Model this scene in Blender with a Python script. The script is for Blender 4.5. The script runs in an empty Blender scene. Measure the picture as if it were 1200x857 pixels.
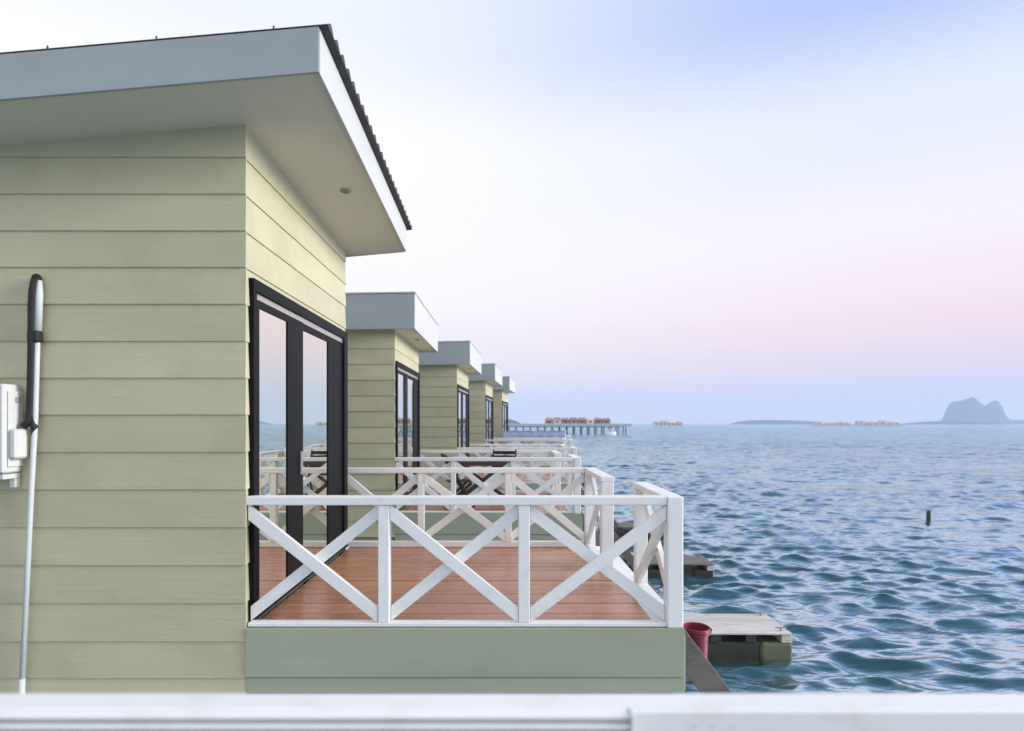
import bpy, bmesh, math, random
import numpy as np
from mathutils import Vector, Matrix

random.seed(7)
rng = np.random.default_rng(11)
scene = bpy.context.scene
COL = scene.collection
R = math.radians


def lin(r, g, b):
    f = lambda c: (c / 255 / 12.92) if c / 255 <= 0.04045 else ((c / 255 + 0.055) / 1.055) ** 2.4
    return (f(r), f(g), f(b), 1.0)


# ------------------------------------------------------------------ camera
# decks are at z = 0, the camera looks along +Y from 1.39 m above them
cam = bpy.data.objects.new('camera', bpy.data.cameras.new('camera'))
COL.objects.link(cam)
scene.camera = cam
cam.location = (0, 0, 1.39)
cam.rotation_euler = (R(90), 0, 0)
cam.data.sensor_width = 36
cam.data.lens = 688 / 1200 * 36
cam.data.shift_x = 13 / 1200
cam.data.shift_y = 67.5 / 1200
cam.data.clip_start = 0.05
cam.data.clip_end = 30000
cam.data.dof.use_dof = True
cam.data.dof.focus_distance = 5.0
cam.data.dof.aperture_fstop = 1.7

# ------------------------------------------------------------------ world
SUN_EL, SUN_AZ = 17.0, 97.0          # azimuth clockwise from +Y
world = bpy.data.worlds.new('World')
scene.world = world
world.use_nodes = True
nt = world.node_tree
nt.nodes.clear()
N = nt.nodes.new
L = nt.links.new


def ramp(node, stops):
    cr = node.color_ramp
    cr.interpolation = 'B_SPLINE' if False else 'EASE'
    while len(cr.elements) > 1:
        cr.elements.remove(cr.elements[-1])
    cr.elements[0].position = stops[0][0]
    cr.elements[0].color = stops[0][1]
    for p, c in stops[1:]:
        e = cr.elements.new(p)
        e.color = c


tc = N('ShaderNodeTexCoord')
sep = N('ShaderNodeSeparateXYZ')
L(tc.outputs['Generated'], sep.inputs[0])
noi = N('ShaderNodeTexNoise')
noi.inputs['Scale'].default_value = 1.6
noi.inputs['Detail'].default_value = 2
L(tc.outputs['Generated'], noi.inputs['Vector'])
wob = N('ShaderNodeMath'); wob.operation = 'MULTIPLY_ADD'
wob.inputs[1].default_value = 0.10
wob.inputs[2].default_value = -0.05
L(noi.outputs['Fac'], wob.inputs[0])
gate = N('ShaderNodeMapRange')
gate.inputs['From Min'].default_value = 0.02
gate.inputs['From Max'].default_value = 0.3
L(sep.outputs['Z'], gate.inputs['Value'])
wob2 = N('ShaderNodeMath'); wob2.operation = 'MULTIPLY'
L(wob.outputs[0], wob2.inputs[0]); L(gate.outputs[0], wob2.inputs[1])
elev = N('ShaderNodeMath'); elev.operation = 'ADD'
L(sep.outputs['Z'], elev.inputs[0]); L(wob2.outputs[0], elev.inputs[1])
rr = N('ShaderNodeValToRGB')     # the seaward half of the sky: lavender, pink, white, blue
ramp(rr, [(0.0, lin(216, 207, 222)), (0.045, lin(214, 206, 226)), (0.085, lin(230, 208, 222)), (0.135, lin(246, 216, 221)), (0.19, lin(248, 227, 231)),
          (0.27, lin(246, 238, 244)), (0.41, lin(224, 231, 248)), (0.56, lin(158, 184, 242)), (0.8, lin(180, 196, 232)), (1.0, lin(200, 210, 232))])
rl = N('ShaderNodeValToRGB')     # the landward half: whiter
ramp(rl, [(0.0, lin(228, 228, 232)), (0.05, lin(234, 232, 236)), (0.11, lin(248, 241, 241)), (0.22, lin(255, 251, 249)),
          (0.44, lin(255, 253, 253)), (0.56, lin(238, 242, 252)), (0.8, lin(222, 228, 241)), (1.0, lin(200, 210, 232))])
L(elev.outputs[0], rr.inputs[0]); L(elev.outputs[0], rl.inputs[0])
hl = N('ShaderNodeVectorMath'); hl.operation = 'MULTIPLY'      # horizontal direction only
hl.inputs[1].default_value = (1, 1, 0)
L(tc.outputs['Generated'], hl.inputs[0])
hn = N('ShaderNodeVectorMath'); hn.operation = 'NORMALIZE'
L(hl.outputs[0], hn.inputs[0])
hs = N('ShaderNodeVectorMath'); hs.operation = 'DOT_PRODUCT'
hs.inputs[1].default_value = (math.sin(R(70)), math.cos(R(70)), 0)
L(hn.outputs[0], hs.inputs[0])
az = N('ShaderNodeMapRange'); az.interpolation_type = 'SMOOTHSTEP'
az.inputs['From Min'].default_value = 0.06
az.inputs['From Max'].default_value = 1.0
L(hs.outputs['Value'], az.inputs['Value'])
mixs = N('ShaderNodeMix'); mixs.data_type = 'RGBA'
L(az.outputs[0], mixs.inputs['Factor']); L(rl.outputs[0], mixs.inputs['A']); L(rr.outputs[0], mixs.inputs['B'])
sky = N('ShaderNodeTexSky'); sky.sky_type = 'NISHITA'; sky.sun_disc = False
sky.sun_elevation = R(SUN_EL); sky.sun_rotation = R(SUN_AZ)
sky.altitude = 5; sky.dust_density = 2.0
bg_dusk = N('ShaderNodeBackground'); bg_dusk.inputs['Strength'].default_value = 0.99
bg_sky = N('ShaderNodeBackground'); bg_sky.inputs['Strength'].default_value = 0.06
L(mixs.outputs['Result'], bg_dusk.inputs['Color']); L(sky.outputs[0], bg_sky.inputs['Color'])
mixb = N('ShaderNodeMixShader'); mixb.inputs[0].default_value = 0.08
L(bg_dusk.outputs[0], mixb.inputs[1]); L(bg_sky.outputs[0], mixb.inputs[2])
wo = N('ShaderNodeOutputWorld')
L(mixb.outputs[0], wo.inputs['Surface'])

# ------------------------------------------------------------------ sun
sd = bpy.data.lights.new('sun', 'SUN')
sd.energy = 3.7
sd.angle = R(22)
sd.color = (1.0, 0.975, 0.945)
sun = bpy.data.objects.new('sun', sd)
COL.objects.link(sun)
dv = Vector((math.sin(R(SUN_AZ)) * math.cos(R(SUN_EL)), math.cos(R(SUN_AZ)) * math.cos(R(SUN_EL)), math.sin(R(SUN_EL))))
sun.rotation_euler = (-dv).to_track_quat('-Z', 'Y').to_euler()

vs = scene.view_settings
vs.view_transform = 'Standard'
vs.look = 'None'
vs.exposure = 0.22
vs.gamma = 1.0
vs.use_curve_mapping = False
scene.cycles.volume_bounces = 1
scene.cycles.max_bounces = 8


# ------------------------------------------------------------------ materials
def mat(name, col, rough=0.55, var=0.06, nscale=(3, 3, 3), bump=0.0, bscale=(8, 8, 8), spec=0.4, metal=0.0,
        dirt=None, dirt_amt=0.0, dirt_scale=2.0, objvar=0.0, rvar=0.0):
    m = bpy.data.materials.new(name)
    m.use_nodes = True
    t = m.node_tree
    b = t.nodes['Principled BSDF']
    b.inputs['Roughness'].default_value = rough
    b.inputs['Specular IOR Level'].default_value = spec
    b.inputs['Metallic'].default_value = metal
    co = t.nodes.new('ShaderNodeTexCoord')
    oi = t.nodes.new('ShaderNodeObjectInfo')
    off = t.nodes.new('ShaderNodeVectorMath'); off.operation = 'MULTIPLY_ADD'
    off.inputs[1].default_value = (1, 1, 1)
    rs = t.nodes.new('ShaderNodeMath'); rs.operation = 'MULTIPLY'; rs.inputs[1].default_value = 37.0
    t.links.new(oi.outputs['Random'], rs.inputs[0])
    t.links.new(co.outputs['Object'], off.inputs[0])
    t.links.new(rs.outputs[0], off.inputs[2])
    mp = t.nodes.new('ShaderNodeMapping'); mp.inputs['Scale'].default_value = nscale
    t.links.new(off.outputs[0], mp.inputs['Vector'])
    n = t.nodes.new('ShaderNodeTexNoise'); n.inputs['Scale'].default_value = 1.0; n.inputs['Detail'].default_value = 5
    t.links.new(mp.outputs[0], n.inputs['Vector'])
    # value multiplier = 1 + var*(noise-.5)*2 + objvar*(random-.5)
    mr = t.nodes.new('ShaderNodeMapRange')
    mr.inputs['From Min'].default_value = 0.25; mr.inputs['From Max'].default_value = 0.75
    mr.inputs['To Min'].default_value = 1 - var; mr.inputs['To Max'].default_value = 1 + var
    t.links.new(n.outputs['Fac'], mr.inputs['Value'])
    ov = t.nodes.new('ShaderNodeMath'); ov.operation = 'MULTIPLY_ADD'
    ov.inputs[1].default_value = objvar; ov.inputs[2].default_value = -objvar / 2
    t.links.new(oi.outputs['Random'], ov.inputs[0])
    sm = t.nodes.new('ShaderNodeMath'); sm.operation = 'ADD'
    t.links.new(mr.outputs[0], sm.inputs[0]); t.links.new(ov.outputs[0], sm.inputs[1])
    mul = t.nodes.new('ShaderNodeVectorMath'); mul.operation = 'SCALE'
    mul.inputs[0].default_value = col[:3]
    t.links.new(sm.outputs[0], mul.inputs['Scale'])
    last = mul.outputs[0]
    if dirt:
        dn = t.nodes.new('ShaderNodeTexNoise'); dn.inputs['Scale'].default_value = dirt_scale; dn.inputs['Detail'].default_value = 8
        dn.inputs['Roughness'].default_value = 0.65
        t.links.new(off.outputs[0], dn.inputs['Vector'])
        dr = t.nodes.new('ShaderNodeMapRange')
        dr.inputs['From Min'].default_value = 0.52; dr.inputs['From Max'].default_value = 0.72
        dr.inputs['To Max'].default_value = dirt_amt
        t.links.new(dn.outputs['Fac'], dr.inputs['Value'])
        mx = t.nodes.new('ShaderNodeMix'); mx.data_type = 'RGBA'
        mx.inputs['B'].default_value = dirt
        t.links.new(dr.outputs[0], mx.inputs['Factor']); t.links.new(last, mx.inputs['A'])
        last = mx.outputs['Result']
    t.links.new(last, b.inputs['Base Color'])
    if rvar:
        rv = t.nodes.new('ShaderNodeMapRange')
        rv.inputs['To Min'].default_value = rough - rvar; rv.inputs['To Max'].default_value = rough + rvar
        t.links.new(n.outputs['Fac'], rv.inputs['Value'])
        t.links.new(rv.outputs[0], b.inputs['Roughness'])
    if bump:
        bm_ = t.nodes.new('ShaderNodeMapping'); bm_.inputs['Scale'].default_value = bscale
        t.links.new(off.outputs[0], bm_.inputs['Vector'])
        bn = t.nodes.new('ShaderNodeTexNoise'); bn.inputs['Scale'].default_value = 1.0; bn.inputs['Detail'].default_value = 4
        bn.inputs['Distortion'].default_value = 0.4
        t.links.new(bm_.outputs[0], bn.inputs['Vector'])
        bp = t.nodes.new('ShaderNodeBump'); bp.inputs['Strength'].default_value = bump; bp.inputs['Distance'].default_value = 0.01
        t.links.new(bn.outputs['Fac'], bp.inputs['Height'])
        t.links.new(bp.outputs[0], b.inputs['Normal'])
    return m


M = {}
M['siding'] = mat('sage_siding_paint', (0.495, 0.468, 0.312), 0.52, 0.09, (0.8, 0.8, 2.0), 0.22, (1.3, 1.3, 45), objvar=0.11,
                  dirt=(0.35, 0.315, 0.20, 1), dirt_amt=0.5, dirt_scale=1.1)
M['fascia_shaded'] = mat('siding_paint_shaded', (0.345, 0.372, 0.28), 0.55, 0.12, (0.8, 0.8, 2.5), 0.14, (1.3, 1.3, 45), objvar=0.06)  # same paint as the siding, with sea reflection and shade put into the colour
M['core'] = mat('wall_core', (0.30, 0.29, 0.2), 0.8)
M['white'] = mat('white_gloss_paint', (0.80, 0.80, 0.79), 0.42, 0.025, (4, 4, 4), 0.12, (9, 9, 9), objvar=0.04,
                 dirt=(0.52, 0.50, 0.44, 1), dirt_amt=0.32, dirt_scale=8.0)
M['white_trim'] = mat('white_trim_paint', (0.54, 0.54, 0.53), 0.5, 0.06, (1.5, 1.5, 1.5), 0.05, (8, 8, 8),
                      dirt=(0.6, 0.6, 0.57, 1), dirt_amt=0.2, dirt_scale=2.0)
M['fascia_grey'] = mat('blue_grey_fascia', (0.33, 0.37, 0.38), 0.5, 0.05, (0.8, 0.8, 3), 0.08, (3, 3, 30),
                       dirt=(0.23, 0.27, 0.285, 1), dirt_amt=0.3, dirt_scale=1.4)  # front boards, greyer and bluer than the white sea-side ones
M['soffit'] = mat('soffit_paint', (0.70, 0.655, 0.53), 0.6, 0.05, (1.0, 1.0, 1.0), 0.03, (6, 6, 6),
                  dirt=(0.36, 0.34, 0.27, 1), dirt_amt=0.3, dirt_scale=0.9)
M['roof_sheet'] = mat('dark_roof_sheet', (0.05, 0.048, 0.047), 0.65, 0.15, (5, 5, 5), dirt=(0.10, 0.09, 0.075, 1), dirt_amt=0.5, dirt_scale=6)
M['black_frame'] = mat('black_aluminium', (0.009, 0.0095, 0.0095), 0.5, 0.1, (6, 6, 6), spec=0.08)
M['track'] = mat('bare_aluminium', (0.58, 0.54, 0.49), 0.32, 0.05, (6, 6, 2), metal=0.9)
M['deck'] = mat('reddish_deck_stain', (0.44, 0.192, 0.108), 0.27, 0.16, (1.2, 14, 14), 0.25, (2.5, 40, 40), spec=0.5, objvar=0.28,
                dirt=(0.22, 0.09, 0.055, 1), dirt_amt=0.4, dirt_scale=3.0, rvar=0.10)
M['stair'] = mat('weathered_grey_timber', (0.17, 0.155, 0.135), 0.75, 0.2, (2, 2, 9), 0.4, (3, 3, 40), objvar=0.15,
                 dirt=(0.07, 0.065, 0.055, 1), dirt_amt=0.5, dirt_scale=4)
M['grey_plank'] = mat('silver_grey_plank', (0.60, 0.56, 0.53), 0.7, 0.12, (1.5, 9, 9), 0.3, (3, 40, 40), objvar=0.16,
                      dirt=(0.25, 0.22, 0.19, 1), dirt_amt=0.4, dirt_scale=3)
M['wet_wood'] = mat('dark_wet_timber', (0.035, 0.037, 0.028), 0.45, 0.25, (3, 3, 6), 0.4, (5, 5, 20), objvar=0.2,
                    dirt=(0.085, 0.095, 0.05, 1), dirt_amt=0.7, dirt_scale=3)
M['mossy'] = mat('mossy_wet_timber', (0.11, 0.125, 0.075), 0.6, 0.3, (3, 3, 6), 0.5, (6, 6, 20), dirt=(0.04, 0.045, 0.03, 1), dirt_amt=0.7, dirt_scale=3)
M['brown_wood'] = mat('dark_brown_wood', (0.085, 0.042, 0.032), 0.4, 0.2, (4, 4, 4), objvar=0.2)
M['black_wood'] = mat('near_black_wood', (0.022, 0.016, 0.014), 0.45, 0.2, (4, 4, 4), objvar=0.2)
M['concrete'] = mat('concrete', (0.30, 0.29, 0.26), 0.85, 0.15, (4, 4, 4), 0.3, (20, 20, 20), dirt=(0.10, 0.10, 0.07, 1), dirt_amt=0.6, dirt_scale=2)
M['ac_white'] = mat('white_plastic', (0.60, 0.60, 0.575), 0.45, 0.03, (4, 4, 4), dirt=(0.5, 0.48, 0.42, 1), dirt_amt=0.25, dirt_scale=5)
M['ac_grey'] = mat('grey_plastic', (0.28, 0.28, 0.27), 0.5)
M['pvc'] = mat('white_pvc', (0.56, 0.59, 0.60), 0.35, 0.05, (6, 6, 6))
M['black_foam'] = mat('black_foam', (0.016, 0.017, 0.016), 0.6, 0.25, (10, 10, 10), 0.4, (30, 30, 30))
M['bucket'] = mat('crimson_plastic', (0.23, 0.022, 0.048), 0.42, 0.08, (6, 6, 6), spec=0.5)
M['red_roof'] = mat('red_roof', (0.31, 0.19, 0.155), 0.7, 0.1, objvar=0.4)
M['pale_wall'] = mat('pale_wall', (0.62, 0.53, 0.44), 0.7, 0.08, objvar=0.25)
M['tan_roof'] = mat('tan_roof', (0.40, 0.31, 0.24), 0.7, 0.1, objvar=0.3)
M['pier_deck'] = mat('grey_pier_concrete', (0.42, 0.44, 0.44), 0.8, 0.1)
M['pier_pile'] = mat('dark_pile', (0.17, 0.20, 0.21), 0.8, 0.2, objvar=0.3)
M['forest'] = mat('forested_rock', (0.025, 0.045, 0.055), 0.9, 0.35, (0.02, 0.02, 0.02))  # dark forest colour with a slight blue haze tint put in
M['blue_tint'] = mat('periwinkle_tint', (0.58, 0.64, 0.84), 0.5, 0.1, (3, 3, 3), 0.3, (6, 6, 3))  # colour of the blue tint over the far decks
M['boat_white'] = mat('boat_white', (0.8, 0.8, 0.8), 0.35)
M['boat_dark'] = mat('boat_window', (0.03, 0.04, 0.05), 0.15)
M['lamp_ring'] = mat('lamp_ring', (0.30, 0.29, 0.25), 0.5)


def glass_mat():
    m = bpy.data.materials.new('reflective_tinted_glass')
    m.use_nodes = True
    t = m.node_tree
    t.nodes.clear()
    d = t.nodes.new('ShaderNodeBsdfDiffuse'); d.inputs['Color'].default_value = (0.02, 0.024, 0.022, 1)
    g = t.nodes.new('ShaderNodeBsdfGlossy'); g.inputs['Color'].default_value = (0.96, 0.95, 0.84, 1)
    g.inputs['Roughness'].default_value = 0.015
    lw = t.nodes.new('ShaderNodeFresnel'); lw.inputs['IOR'].default_value = 3.6
    mr = t.nodes.new('ShaderNodeMapRange')
    mr.inputs['From Min'].default_value = 0.3; mr.inputs['From Max'].default_value = 0.75
    mr.inputs['To Min'].default_value = 0.92; mr.inputs['To Max'].default_value = 0.98
    t.links.new(lw.outputs[0], mr.inputs['Value'])
    mx = t.nodes.new('ShaderNodeMixShader')
    t.links.new(mr.outputs[0], mx.inputs[0]); t.links.new(d.outputs[0], mx.inputs[1]); t.links.new(g.outputs[0], mx.inputs[2])
    o = t.nodes.new('ShaderNodeOutputMaterial')
    t.links.new(mx.outputs[0], o.inputs['Surface'])
    return m


M['glass'] = glass_mat()


# ------------------------------------------------------------------ helpers
def obj(name, me, m, parent=None, kind=None, smooth=False):
    if isinstance(me, bmesh.types.BMesh):
        d = bpy.data.meshes.new(name)
        me.normal_update()
        me.to_mesh(d); me.free()
        me = d
    if m and not me.materials:
        me.materials.append(M[m] if isinstance(m, str) else m)
    if smooth:
        me.polygons.foreach_set('use_smooth', [True] * len(me.polygons))
    o = bpy.data.objects.new(name, me)
    COL.objects.link(o)
    o.parent = parent
    if kind:
        o['kind'] = kind
    return o


def tag(o, label, cat, group=None):
    o['label'] = label; o['category'] = cat
    if group:
        o['group'] = group
    return o


def empty(name, label, cat, loc=(0, 0, 0), rz=0.0, group=None):
    o = bpy.data.objects.new(name, None)
    COL.objects.link(o)
    o.empty_display_size = 0.2
    o.location = loc
    o.rotation_euler = (0, 0, rz)
    return tag(o, label, cat, group)


def copy_tree(o, label, loc, rz, parent=None):
    c = o.copy(); COL.objects.link(c); c.parent = parent
    if parent is None:
        c['label'] = label; c.location = loc; c.rotation_euler = (0, 0, rz)
    for ch in o.children:
        copy_tree(ch, None, None, None, c)
    return c


def add_box(bm, lo, hi, bev=0.0, mtx=None):
    vs_ = [bm.verts.new((x, y, z)) for x in (lo[0], hi[0]) for y in (lo[1], hi[1]) for z in (lo[2], hi[2])]
    idx = [(0, 1, 3, 2), (4, 6, 7, 5), (0, 4, 5, 1), (2, 3, 7, 6), (0, 2, 6, 4), (1, 5, 7, 3)]
    fs = [bm.faces.new([vs_[i] for i in f]) for f in idx]
    if mtx is not None:
        bmesh.ops.transform(bm, matrix=mtx, verts=vs_)
    if bev:
        es = list({e for f in fs for e in f.edges})
        bmesh.ops.bevel(bm, geom=es, offset=bev, segments=1, affect='EDGES', clamp_overlap=True)


def box(name, lo, hi, m, parent=None, bev=0.0, kind=None):
    bm = bmesh.new()
    add_box(bm, lo, hi, bev)
    return obj(name, bm, m, parent, kind)


def bar_mtx(p0, p1, up=(0, 0, 1)):
    p0, p1 = Vector(p0), Vector(p1)
    x = (p1 - p0).normalized()
    u = Vector(up)
    y = u.cross(x).normalized()
    z = x.cross(y)
    m = Matrix((x, y, z)).transposed().to_4x4()
    m.translation = p0
    return m, (p1 - p0).length


def bar(name, p0, p1, w, h, m, parent=None, up=(0, 0, 1), bev=0.003, bm=None):
    """a timber from p0 to p1, w across, h along up"""
    mt, ln = bar_mtx(p0, p1, up)
    b = bm or bmesh.new()
    add_box(b, (0, -w / 2, -h / 2), (ln, w / 2, h / 2), bev, mt)
    if bm is None:
        return obj(name, b, m, parent)


def add_tube(bm, pts, rad, seg=12, caps=True):
    pts = [Vector(p) for p in pts]
    rads = rad if isinstance(rad, (list, tuple)) else [rad] * len(pts)
    rings = []
    prev = None
    for i, p in enumerate(pts):
        t = (pts[min(i + 1, len(pts) - 1)] - pts[max(i - 1, 0)]).normalized()
        ref = prev if prev is not None else (Vector((1, 0, 0)) if abs(t.x) < 0.9 else Vector((0, 1, 0)))
        a = (ref - t * ref.dot(t)).normalized()
        prev = a
        b = t.cross(a)
        rings.append([bm.verts.new(p + (a * math.cos(2 * math.pi * k / seg) + b * math.sin(2 * math.pi * k / seg)) * rads[i]) for k in range(seg)])
    for r0, r1 in zip(rings, rings[1:]):
        for k in range(seg):
            bm.faces.new((r0[k], r0[(k + 1) % seg], r1[(k + 1) % seg], r1[k]))
    if caps:
        bm.faces.new(rings[0][::-1]); bm.faces.new(rings[-1])


def lathe(bm, prof, seg=32, c=(0, 0, 0)):
    rings = []
    for r, z in prof:
        rings.append([bm.verts.new((c[0] + r * math.cos(2 * math.pi * k / seg), c[1] + r * math.sin(2 * math.pi * k / seg), c[2] + z)) for k in range(seg)])
    for r0, r1 in zip(rings, rings[1:]):
        for k in range(seg):
            bm.faces.new((r0[k], r0[(k + 1) % seg], r1[(k + 1) % seg], r1[k]))


def clip_poly(poly, f):
    """keep the part of a 2-D polygon where f(p) <= 0 (f linear)"""
    out = []
    for i, p in enumerate(poly):
        q = poly[(i + 1) % len(poly)]
        a, b = f(p), f(q)
        if a <= 0:
            out.append(p)
        if (a < 0 < b) or (b < 0 < a):
            t = a / (a - b)
            out.append((p[0] + t * (q[0] - p[0]), p[1] + t * (q[1] - p[1])))
    return out


def lap_board(name, poly, zb, zt, to3, m, parent):
    """a lap-siding board: its lower edge stands proud. poly in (u, z); to3(u, out, z) -> point"""
    if len(poly) < 3:
        return None
    bm = bmesh.new()
    off = lambda z: 0.015 - 0.011 * (z - zb) / (zt - zb)
    fr = [bm.verts.new(to3(u, off(z), z)) for u, z in poly]
    bk = [bm.verts.new(to3(u, -0.006, z)) for u, z in poly]
    bm.faces.new(fr); bm.faces.new(bk[::-1])
    n = len(poly)
    for i in range(n):
        bm.faces.new((fr[i], bk[i], bk[(i + 1) % n], fr[(i + 1) % n]))
    bmesh.ops.recalc_face_normals(bm, faces=bm.faces[:])
    return obj(name, bm, m, parent)


# ------------------------------------------------------------------ the sea
SEA_Z = -2.66


def build_sea():
    ang = [-18 + 0.115 * i for i in range(int(66 / 0.115))]
    a = ang[-1]
    while a < 342 - 1.0:
        a += min(1.6, 0.115 + 0.02 * (a - 48)) if a < 120 else 1.6
        ang.append(a)
    ang = np.radians(np.array(ang))
    rs_ = [1.2]
    while rs_[-1] < 3150:
        r = rs_[-1]
        q = 0.03 if r < 7 else (0.0048 if r < 330 else (0.012 if r < 800 else 0.03))
        rs_.append(r * (1 + q))
    rad = np.array(rs_)
    na, nr = len(ang), len(rad)
    A, Rr = np.meshgrid(ang, rad)
    X = Rr * np.sin(A); Y = Rr * np.cos(A)
    H = np.zeros_like(X); DX = np.zeros_like(X); DY = np.zeros_like(X)
    g = np.gradient(rad)[:, None]
    nw = 72
    lam = np.exp(np.linspace(math.log(0.38), math.log(7.0), nw))
    for i in range(nw):
        l = lam[i] * rng.uniform(0.95, 1.05)
        th = R(-97) + rng.normal(0, R(15)) if l > 1.2 else R(-97) + rng.normal(0, R(24))
        amp = 0.0107 * l ** 0.86 / (1 + (l / 1.35) ** 2.2) * rng.uniform(0.6, 1.35)
        k = 2 * math.pi / l
        dx, dy = math.cos(th), math.sin(th)
        ph = k * (dx * X + dy * Y) + rng.uniform(0, 2 * math.pi)
        fade = np.clip((l / (2.2 * g)) - 0.4, 0, 1)
        s, c = np.sin(ph), np.cos(ph)
        H += amp * fade * s
        DX += 0.7 * amp * fade * dx * c
        DY += 0.7 * amp * fade * dy * c
    # gusts: patches of rougher and calmer water
    G = 1 + 0.35 * np.sin(0.21 * X + 0.13 * Y + 1.0) * np.sin(0.09 * X - 0.17 * Y + 0.4) + 0.2 * np.sin(0.05 * X + 0.043 * Y)
    G *= 1 + 0.5 * np.clip((Rr - 9) / 45, 0, 1)          # rougher offshore
    H *= G; DX *= G; DY *= G
    co = np.stack([X + DX, Y + DY, SEA_Z + H], axis=-1).reshape(-1, 3)
    co = np.vstack([co, [[0, 0, SEA_Z]]])
    i = np.arange(nr - 1)[:, None] * na
    j = np.arange(na)[None, :]
    j2 = (j + 1) % na
    q = np.stack([i + j, i + na + j, i + na + j2, i + j2], axis=-1).reshape(-1, 4)
    # orientation: normals up
    q = q[:, ::-1] if False else q
    tri = np.stack([np.full(na, nr * na), np.arange(na), (np.arange(na) + 1) % na], axis=-1)
    me = bpy.data.meshes.new('sea')
    nq, ntri = len(q), len(tri)
    me.vertices.add(len(co)); me.vertices.foreach_set('co', co.ravel())
    me.loops.add(nq * 4 + ntri * 3)
    me.loops.foreach_set('vertex_index', np.concatenate([q.ravel(), tri.ravel()]).astype(np.int32))
    me.polygons.add(nq + ntri)
    ls = np.concatenate([np.arange(nq) * 4, nq * 4 + np.arange(ntri) * 3]).astype(np.int32)
    me.polygons.foreach_set('loop_start', ls)
    me.update(calc_edges=True)
    me.validate()
    if me.polygons[0].normal.z < 0:
        me.flip_normals()
    me.polygons.foreach_set('use_smooth', [True] * len(me.polygons))
    return me


def sea_mat():
    m = bpy.data.materials.new('sea_water')
    m.use_nodes = True
    t = m.node_tree
    t.nodes.clear()
    body = t.nodes.new('ShaderNodeBsdfDiffuse'); body.inputs['Color'].default_value = (0.012, 0.064, 0.096, 1)
    gl = t.nodes.new('ShaderNodeBsdfGlossy'); gl.inputs['Roughness'].default_value = 0.13
    gl.inputs['Color'].default_value = (0.85, 0.95, 1.0, 1)
    fn = t.nodes.new('ShaderNodeFresnel'); fn.inputs['IOR'].default_value = 1.42
    fr_ = t.nodes.new('ShaderNodeMapRange')
    fr_.inputs['From Min'].default_value = 0.034; fr_.inputs['From Max'].default_value = 0.135
    fr_.inputs['To Min'].default_value = 0.03; fr_.inputs['To Max'].default_value = 0.74
    t.links.new(fn.outputs[0], fr_.inputs['Value'])
    mx = t.nodes.new('ShaderNodeMixShader')
    t.links.new(fr_.outputs[0], mx.inputs[0]); t.links.new(body.outputs[0], mx.inputs[1]); t.links.new(gl.outputs[0], mx.inputs[2])
    out = t.nodes.new('ShaderNodeOutputMaterial')
    t.links.new(mx.outputs[0], out.inputs['Surface'])
    co = t.nodes.new('ShaderNodeTexCoord')
    # away from the shore the water is rougher and more turquoise
    ln = t.nodes.new('ShaderNodeVectorMath'); ln.operation = 'LENGTH'
    t.links.new(co.outputs['Object'], ln.inputs[0])
    off = t.nodes.new('ShaderNodeMapRange'); off.interpolation_type = 'SMOOTHSTEP'
    off.inputs['From Min'].default_value = 12; off.inputs['From Max'].default_value = 130
    t.links.new(ln.outputs['Value'], off.inputs['Value'])
    pn = t.nodes.new('ShaderNodeTexNoise'); pn.inputs['Scale'].default_value = 0.045; pn.inputs['Detail'].default_value = 4
    t.links.new(co.outputs['Object'], pn.inputs['Vector'])
    pa = t.nodes.new('ShaderNodeMath'); pa.operation = 'MULTIPLY_ADD'; pa.inputs[1].default_value = 0.5; pa.inputs[2].default_value = -0.25
    t.links.new(pn.outputs['Fac'], pa.inputs[0])
    ps = t.nodes.new('ShaderNodeMath'); ps.operation = 'ADD'; ps.use_clamp = True
    t.links.new(off.outputs[0], ps.inputs[0]); t.links.new(pa.outputs[0], ps.inputs[1])
    bc = t.nodes.new('ShaderNodeMix'); bc.data_type = 'RGBA'
    bc.inputs['A'].default_value = (0.015, 0.078, 0.10, 1); bc.inputs['B'].default_value = (0.018, 0.155, 0.215, 1)
    t.links.new(ps.outputs[0], bc.inputs['Factor']); t.links.new(bc.outputs['Result'], body.inputs['Color'])
    prev = None
    for sc_, dist, st in (((0.045, 0.16, 1), 3.6, 2.0), ((0.16, 0.55, 1), 1.3, 2.0), ((0.11, 0.45, 1), 0.38, 1.0), ((0.5, 1.6, 1), 0.11, 1.0), ((1.8, 5.5, 1), 0.03, 1.0), ((7, 17, 1), 0.007, 0.8)):
        mp = t.nodes.new('ShaderNodeMapping'); mp.inputs['Scale'].default_value = sc_
        mp.inputs['Rotation'].default_value = (0, 0, R(-10))
        t.links.new(co.outputs['Object'], mp.inputs['Vector'])
        n = t.nodes.new('ShaderNodeTexNoise'); n.inputs['Scale'].default_value = 1; n.inputs['Detail'].default_value = 3
        n.inputs['Roughness'].default_value = 0.55
        t.links.new(mp.outputs[0], n.inputs['Vector'])
        bp = t.nodes.new('ShaderNodeBump'); bp.inputs['Strength'].default_value = st; bp.inputs['Distance'].default_value = dist
        t.links.new(n.outputs['Fac'], bp.inputs['Height'])
        if st > 1.0:
            bp.inputs['Strength'].default_value = 1.0
            t.links.new(off.outputs[0], bp.inputs['Strength'])
        if prev:
            t.links.new(prev, bp.inputs['Normal'])
        prev = bp.outputs[0]
    for nd in (gl, fn):
        t.links.new(prev, nd.inputs['Normal'])
    return m


obj('sea', build_sea(), sea_mat(), kind='structure')

# ------------------------------------------------------------------ bungalows
H1 = (-1.756, 4.0, 0.0, 0.0)
ROW = [(-1.72, 9.41, 0.0, R(-0.6)), (-1.12, 14.68, -0.03, R(-3.4)), (-0.55, 20.2, -0.03, R(-4.8)), (0.03, 25.7, -0.03, R(-6.2))]


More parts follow.
